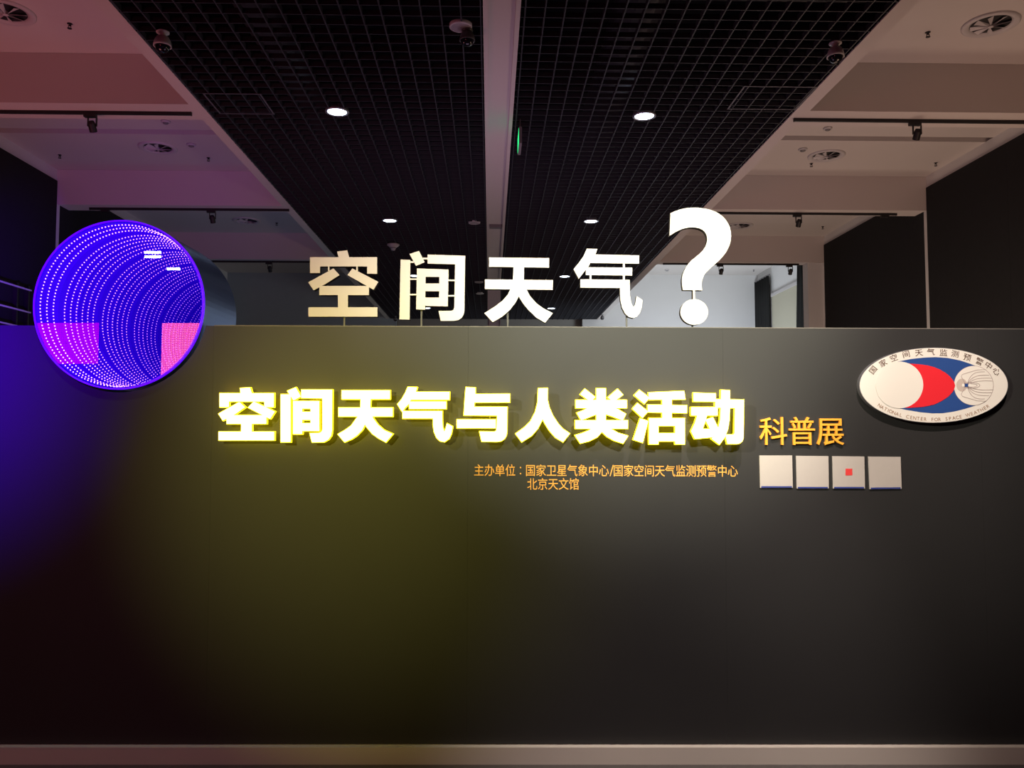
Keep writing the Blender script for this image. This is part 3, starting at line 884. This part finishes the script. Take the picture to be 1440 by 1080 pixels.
# track rails under the beams and their spotlights
def track(x0, x1, b, py_frac, lab):
    y = b[0]+(b[1]-b[0])*py_frac
    t = empty('track_rail', ((x0+x1)/2, y, ZG), label=lab, category='track')
    L = (x1-x0)/2
    bm = bmesh.new(); bx(bm, -L, L, -0.013, 0.013, -0.03, 0.0)
    obj('rail', bm, 'black', t)
    bm = bmesh.new(); bx(bm, -L-0.012, -L, -0.015, 0.015, -0.032, -0.0); obj('end_cap', bm, 'black', t)
    bm = bmesh.new(); bx(bm, L, L+0.012, -0.015, 0.015, -0.032, -0.0); obj('end_cap', bm, 'black', t)
    return y
def head(px, y, lab, small=False):
    x = on_y(px, 300, y).x
    t = empty('track_spotlight', (x, y, ZG-0.031), label=lab, category='spotlight')
    obj('adaptor', box(-0.075, 0.035, -0.022, 0.022, -0.028, 0.0), 'black', t)
    if small: return
    for xa in (-0.042, 0.036):
        obj('yoke_arm', box(xa, xa+0.006, -0.012, 0.012, -0.115, -0.028), 'black', t)
    rot = Matrix.Rotation(math.radians(35), 3, 'X')
    obj('lamp_barrel', lathe(bmesh.new(), [(0, 0.05), (0.025, 0.05), (0.033, 0.03), (0.034, -0.05), (0.028, -0.05), (0.026, -0.02), (0, -0.015)], 20, cz=-0.115, rot=rot), 'black', t, smooth=False)
y = track(XL+0.02, GL1-0.05, b1, 0.5, 'nearest black track rail under the beam over the light tunnel side')
head(126, y, 'black spotlight on the nearest track rail on the tunnel side')
y = track(on_y(1118, 168, (b1[0]+b1[1])/2).x, XR-0.05, b1, 0.5, 'nearest black track rail on the question mark side')
head(1293, y, 'black spotlight on the nearest track rail on the question mark side')
y = track(on_y(125, 291, b2[0]+.1).x, on_y(404, 296, b2[0]+.1).x, b2, 0.5, 'middle black track rail just above the round light tunnel')
head(299, y, 'black spotlight on the middle track rail above the tunnel housing'); head(150, y, 'black empty adaptor on the middle track rail above the light tunnel', True)
y = track(GR1+0.1, on_y(1262, 300, b2[0]+.1).x, b2, 0.5, 'middle black track rail running behind the question mark')
head(1123, y, 'black spotlight on the middle track rail beyond the question mark'); head(1246, y, 'black empty adaptor at the end of the middle track rail', True)
y = track(on_y(298, 366, b3[0]+.1).x, on_y(436, 367, b3[0]+.1).x, b3, 0.5, 'farthest black track rail behind the first white character')
head(381, y, 'black spotlight on the farthest track rail beside the tunnel housing')
y = track(GR1+0.1, on_y(1123, 371, b3[0]+.1).x, b3, 0.5, 'farthest black track rail at the edge of the lit white room')
head(1013, y, 'black spotlight at the white room beside the question mark'); head(1110, y, 'black spotlight at the white room above the dark curtain')

def diffuser(px, py, r, lab):
    p = place(px, py, H1-0.01)
    t = empty('air_diffuser', (p.x, p.y, ZB), label=lab, category='air vent', group='round swirl air diffusers in the pale ceilings')
    obj('rim', lathe(bmesh.new(), [(r, 0.0), (r, -0.012), (r*0.93, -0.022), (r*0.78, -0.014), (r*0.70, 0.0), (r*0.70, 0.04)], 40), 'fitting', t, smooth=True)
    obj('throat', lathe(bmesh.new(), [(r*0.70, -0.004), (0, -0.003)], 32), 'black', t)
    obj('hub', lathe(bmesh.new(), [(r*0.1, -0.004), (r*0.1, -0.03), (0, -0.033)], 16), 'fitting', t)
    for k in range(8):
        a = k*math.pi/4+0.3
        bm = bmesh.new()
        v = []
        for (rr, da, z) in ((0.1, -0.05, -0.03), (0.69, -0.20, -0.024), (0.69, 0.10, -0.006), (0.1, 0.3, -0.012)):
            v.append(bm.verts.new((r*rr*math.cos(a+da), r*rr*math.sin(a+da), z)))
        v2 = [bm.verts.new(q.co+Vector((0, 0, 0.003))) for q in v]
        bm.faces.new(v[::-1]); bm.faces.new(v2)
        for i in range(4): bm.faces.new((v[i], v[(i+1) % 4], v2[(i+1) % 4], v2[i]))
        obj('vane', bm, 'fitting', t)
for px, py, r, lab in ((1393, 35, 0.225, 'large swirl air diffuser in the near pale ceiling, question mark side'), (1162, 219.5, 0.225, 'swirl air diffuser in the second bay, below the track spotlight, question mark side'),
                       (1040, 318, 0.225, 'swirl air diffuser half hidden behind the question mark'), (8, 18, 0.225, 'swirl air diffuser cut by the frame in the reddish near ceiling'),
                       (222, 208.5, 0.225, 'swirl air diffuser in the purplish second bay above the light tunnel'), (347, 311, 0.225, 'swirl air diffuser in the dim third bay above the tunnel housing')):
    diffuser(px, py, r, lab)

def sprinkler(px, py, lab, h=H1):
    p = place(px, py, h-0.03)
    t = empty('sprinkler', (p.x, p.y, CZ+h), label=lab, category='sprinkler', group='small sprinkler heads in the pale ceilings')
    t.scale = (0.72, 0.72, 0.72)
    obj('rose', lathe(bmesh.new(), [(0, 0), (0.03, 0), (0.03, -0.005), (0.01, -0.012), (0.01, -0.03)], 16), 'black', t)
    obj('deflector', lathe(bmesh.new(), [(0, -0.056), (0.026, -0.056), (0.026, -0.062), (0, -0.064)], 12), 'black', t)
    bm = bmesh.new(); bx(bm, -0.018, -0.013, -0.003, 0.003, -0.057, -0.02); bx(bm, 0.013, 0.018, -0.003, 0.003, -0.057, -0.02); bx(bm, -0.018, 0.018, -0.003, 0.003, -0.03, -0.02)
    obj('yoke', bm, 'black', t)
for px, py, lab in ((1305, 50, 'dark sprinkler head beside the large swirl diffuser'), (98, 38, 'dark sprinkler head in the reddish near ceiling'),
                    (1141, 233, 'dark sprinkler head below the second bay swirl diffuser, question mark side'), (1316, 232, 'dark sprinkler head near the frieze of the second bay, question mark side'),
                    (84, 221, 'dark sprinkler head near the dark wall, tunnel side'), (293, 225, 'dark sprinkler head beside the pale edge beam, tunnel side'),
                    (1157, 321, 'dark sprinkler head in the third bay over the dark wall'), (389, 316, 'dark sprinkler head in the dim third bay by the edge beam')):
    sprinkler(px, py, lab)
sprinkler(1060, 381, 'dark sprinkler head in the white room ceiling', H1F)
def button(px, py, r, lab, m='fitting', h=H1):
    p = place(px, py, h-0.01)
    t = empty('ceiling_detector', (p.x, p.y, CZ+h), label=lab, category='detector')
    obj('base', lathe(bmesh.new(), [(0, 0), (r, 0), (r, -0.014), (r*0.9, -0.02), (0, -0.02)], 24), m, t, smooth=True)
    obj('cap', lathe(bmesh.new(), [(r*0.62, -0.019), (r*0.55, -0.03), (r*0.3, -0.036), (0, -0.036)], 20), 'grey', t, smooth=True)
button(1164, 181, 0.05, 'small round detector below the nearest track rail, question mark side')
button(1129, 210.5, 0.055, 'flat round detector beside the second bay swirl diffuser, question mark side')
button(233, 171.5, 0.05, 'small round detector below the nearest track rail, tunnel side')
button(269, 204, 0.055, 'flat round detector beside the purplish second bay diffuser')
button(938, 380, 0.06, 'small round detector in the white room ceiling beside the hooked character', h=H1F)

# pale rack on the dark side wall beyond the light tunnel
Xr = XL+0.09
ra, rb = on_x(-12, 430, Xr), on_x(44, 430, Xr)
t = empty('wall_rack', (XL+0.02, (ra.y+rb.y)/2, on_x(10, 431, Xr).z), label='pale thin-barred rack on the dark wall at the left of the light tunnel', category='rack')
Lr = (rb.y-ra.y)/2
pale = mat('rack_pale_metal', (0.75, 0.75, 0.80), 0.4)
zm = on_x(10, 431, Xr).z
for yy in (398, 431, 455):
    dz = on_x(10, yy, Xr).z-zm
    obj('shelf_bar', box(0.05, 0.07, -Lr, Lr, dz-0.008, dz+0.008), pale, t)
zt, zb_ = on_x(10, 392, Xr).z-zm, on_x(10, 458, Xr).z-zm
for yv in (-Lr+0.05, Lr*0.35, Lr-0.02):
    obj('upright', box(0.0, 0.05, yv-0.015, yv+0.015, zb_-0.3, zt), 'black', t)

# ------------------------------------------------------------ blind and curtains in the lit room
def curtain(ya, yb, ztop, lab, taper=0.0):
    t = empty('curtain', (XRF-0.09, (ya+yb)/2, 0), label=lab, category='curtain')
    bm = bmesh.new(); n = 48; rows = 8; L = yb-ya
    V = []
    for r in range(rows+1):
        z = ztop-(ztop-0.1)*r/rows
        row = []
        for i in range(n+1):
            f = i/n
            yy = -L/2 + L*f*(1+taper*r/rows)
            row.append(bm.verts.new((0.025*math.sin(f*L*34)-0.01, yy, z)))
        V.append(row)
    for r in range(rows):
        for i in range(n):
            bm.faces.new((V[r][i], V[r+1][i], V[r+1][i+1], V[r][i+1]))
    bmesh.ops.solidify(bm, geom=bm.faces[:], thickness=0.004)
    obj('cloth', bm, 'curtain', t, smooth=True)
    obj('curtain_rail', box(-0.02, 0.02, -L/2-0.02, L/2+0.02, ztop, ztop+0.03), 'grey', t)
ya = on_x(1136, 420, XRF-0.09).y; yb = on_x(1121, 400, XRF-0.09).y; yc = on_x(1082, 420, XRF-0.09).y
curtain(ya, yb, CZ+H2F-0.03, 'dark pleated curtain on the near side of the beige blind', 0.75)
curtain(yc, YFAR-0.22, CZ+H2F-0.03, 'dark pleated curtain in the far corner of the white room')
zbt = on_x(1083, 418, XRF-0.05).z
t = empty('roller_blind', (XRF-0.03, (yb+yc)/2, 0), label='beige roller blind between two dark curtains in the white room', category='blind')
Lb = (yc-yb)/2
bc = obj('blind_cloth', box(-0.003, 0.0, -Lb, Lb, 0.9, zbt), 'blind', t)
obj('head_rail', box(-0.03, 0.015, -Lb, Lb, zbt, zbt+0.07), 'fitting', t)
obj('bottom_bar', box(-0.012, 0.006, -Lb, Lb, 0.88, 0.9), 'fitting', bc)

# ------------------------------------------------------------ behind the camera: screens and strip lamps that the tunnel glass mirrors
def refl(px, py, Yb):
    """world point at depth Yb (behind the camera) seen at a pixel through the wall plane as a mirror"""
    r = ray(px, py); t = D/r.dot(HEAD)
    q = Vector((0, 0, CZ)) + r*t
    r2 = r - 2*r.dot(HEAD)*HEAD
    s_ = (Yb-q.y)/r2.y
    return q + r2*s_
def screen(px0, px1, py0, py1, Yb, m, lab):
    a = refl(px0, py0, Yb); b = refl(px1, py1, Yb)
    x0, x1 = sorted((a.x, b.x)); z1, z0 = a.z, max(0.3, b.z)
    t = empty('led_screen', ((x0+x1)/2, Yb-0.02, z0), label=lab, category='screen')
    L = (x1-x0)/2
    obj('screen_case', box(-L-0.02, L+0.02, -0.08, 0, -0.02, z1-z0+0.02), 'black', t)
    obj('display', box(-L, L, 0.0, 0.004, 0, z1-z0), m, t)
    obj('stand', box(-0.3, 0.3, -0.2, 0.0, -z0, -0.02), 'black', t)
def screen_mat(name, col, k, cell):
    m = mat(name, (0.02, 0.02, 0.02), 0.5, emit=col, strength=k)
    nt = m.node_tree; b = nt.nodes['Principled BSDF']
    tc = nt.nodes.new('ShaderNodeTexCoord'); br = nt.nodes.new('ShaderNodeTexBrick')
    br.offset = 0; br.inputs['Scale'].default_value = 1; br.inputs['Brick Width'].default_value = cell; br.inputs['Row Height'].default_value = cell
    br.inputs['Mortar Size'].default_value = cell*0.1
    br.inputs['Color1'].default_value = (*col, 1); br.inputs['Color2'].default_value = (col[0], col[1]*1.6, col[2]*1.1, 1)
    br.inputs['Mortar'].default_value = (col[0]*0.7, col[1]*0.3, col[2]*0.5, 1)
    mp = nt.nodes.new('ShaderNodeMapping'); mp.inputs['Rotation'].default_value = (math.pi/2, 0, 0)
    nt.links.new(tc.outputs['Object'], mp.inputs['Vector']); nt.links.new(mp.outputs[0], br.inputs['Vector'])
    nt.links.new(br.outputs['Color'], b.inputs['Emission Color'])
    return m
screen(230, 345, 455, 620, -2.2, screen_mat('pink_screen_pixels', (1.0, 0.10, 0.14), 6.0, 0.028), 'bright pink screen mirrored in the tunnel glass')
screen(20, 140, 455, 512, -2.2, screen_mat('magenta_screen_pixels', (0.9, 0.0, 0.5), 2.6, 0.028), 'magenta screen mirrored at the tunnel glass edge')
for (px, py, L), lab in zip(((217, 356, 0.14), (217, 362, 0.14), (246, 379, 0.11)), ('upper of the paired strip lamps mirrored in the tunnel glass', 'lower of the paired strip lamps mirrored in the tunnel glass', 'single strip lamp mirrored in the tunnel glass')):
    q = refl(px, py, -6.0)
    t = empty('strip_lamp', q, label=lab, category='lamp', group='strip lamps mirrored in the tunnel')
    obj('tube', box(-L, L, -0.02, 0.02, -0.02, 0.02), 'lamp', t)
    yw = -0.06 if 'lower' in lab else 0.0
    obj('wire', box(-0.003, 0.003, yw-0.003, yw+0.003, -0.02, 5.5-q.z), 'grey', t)
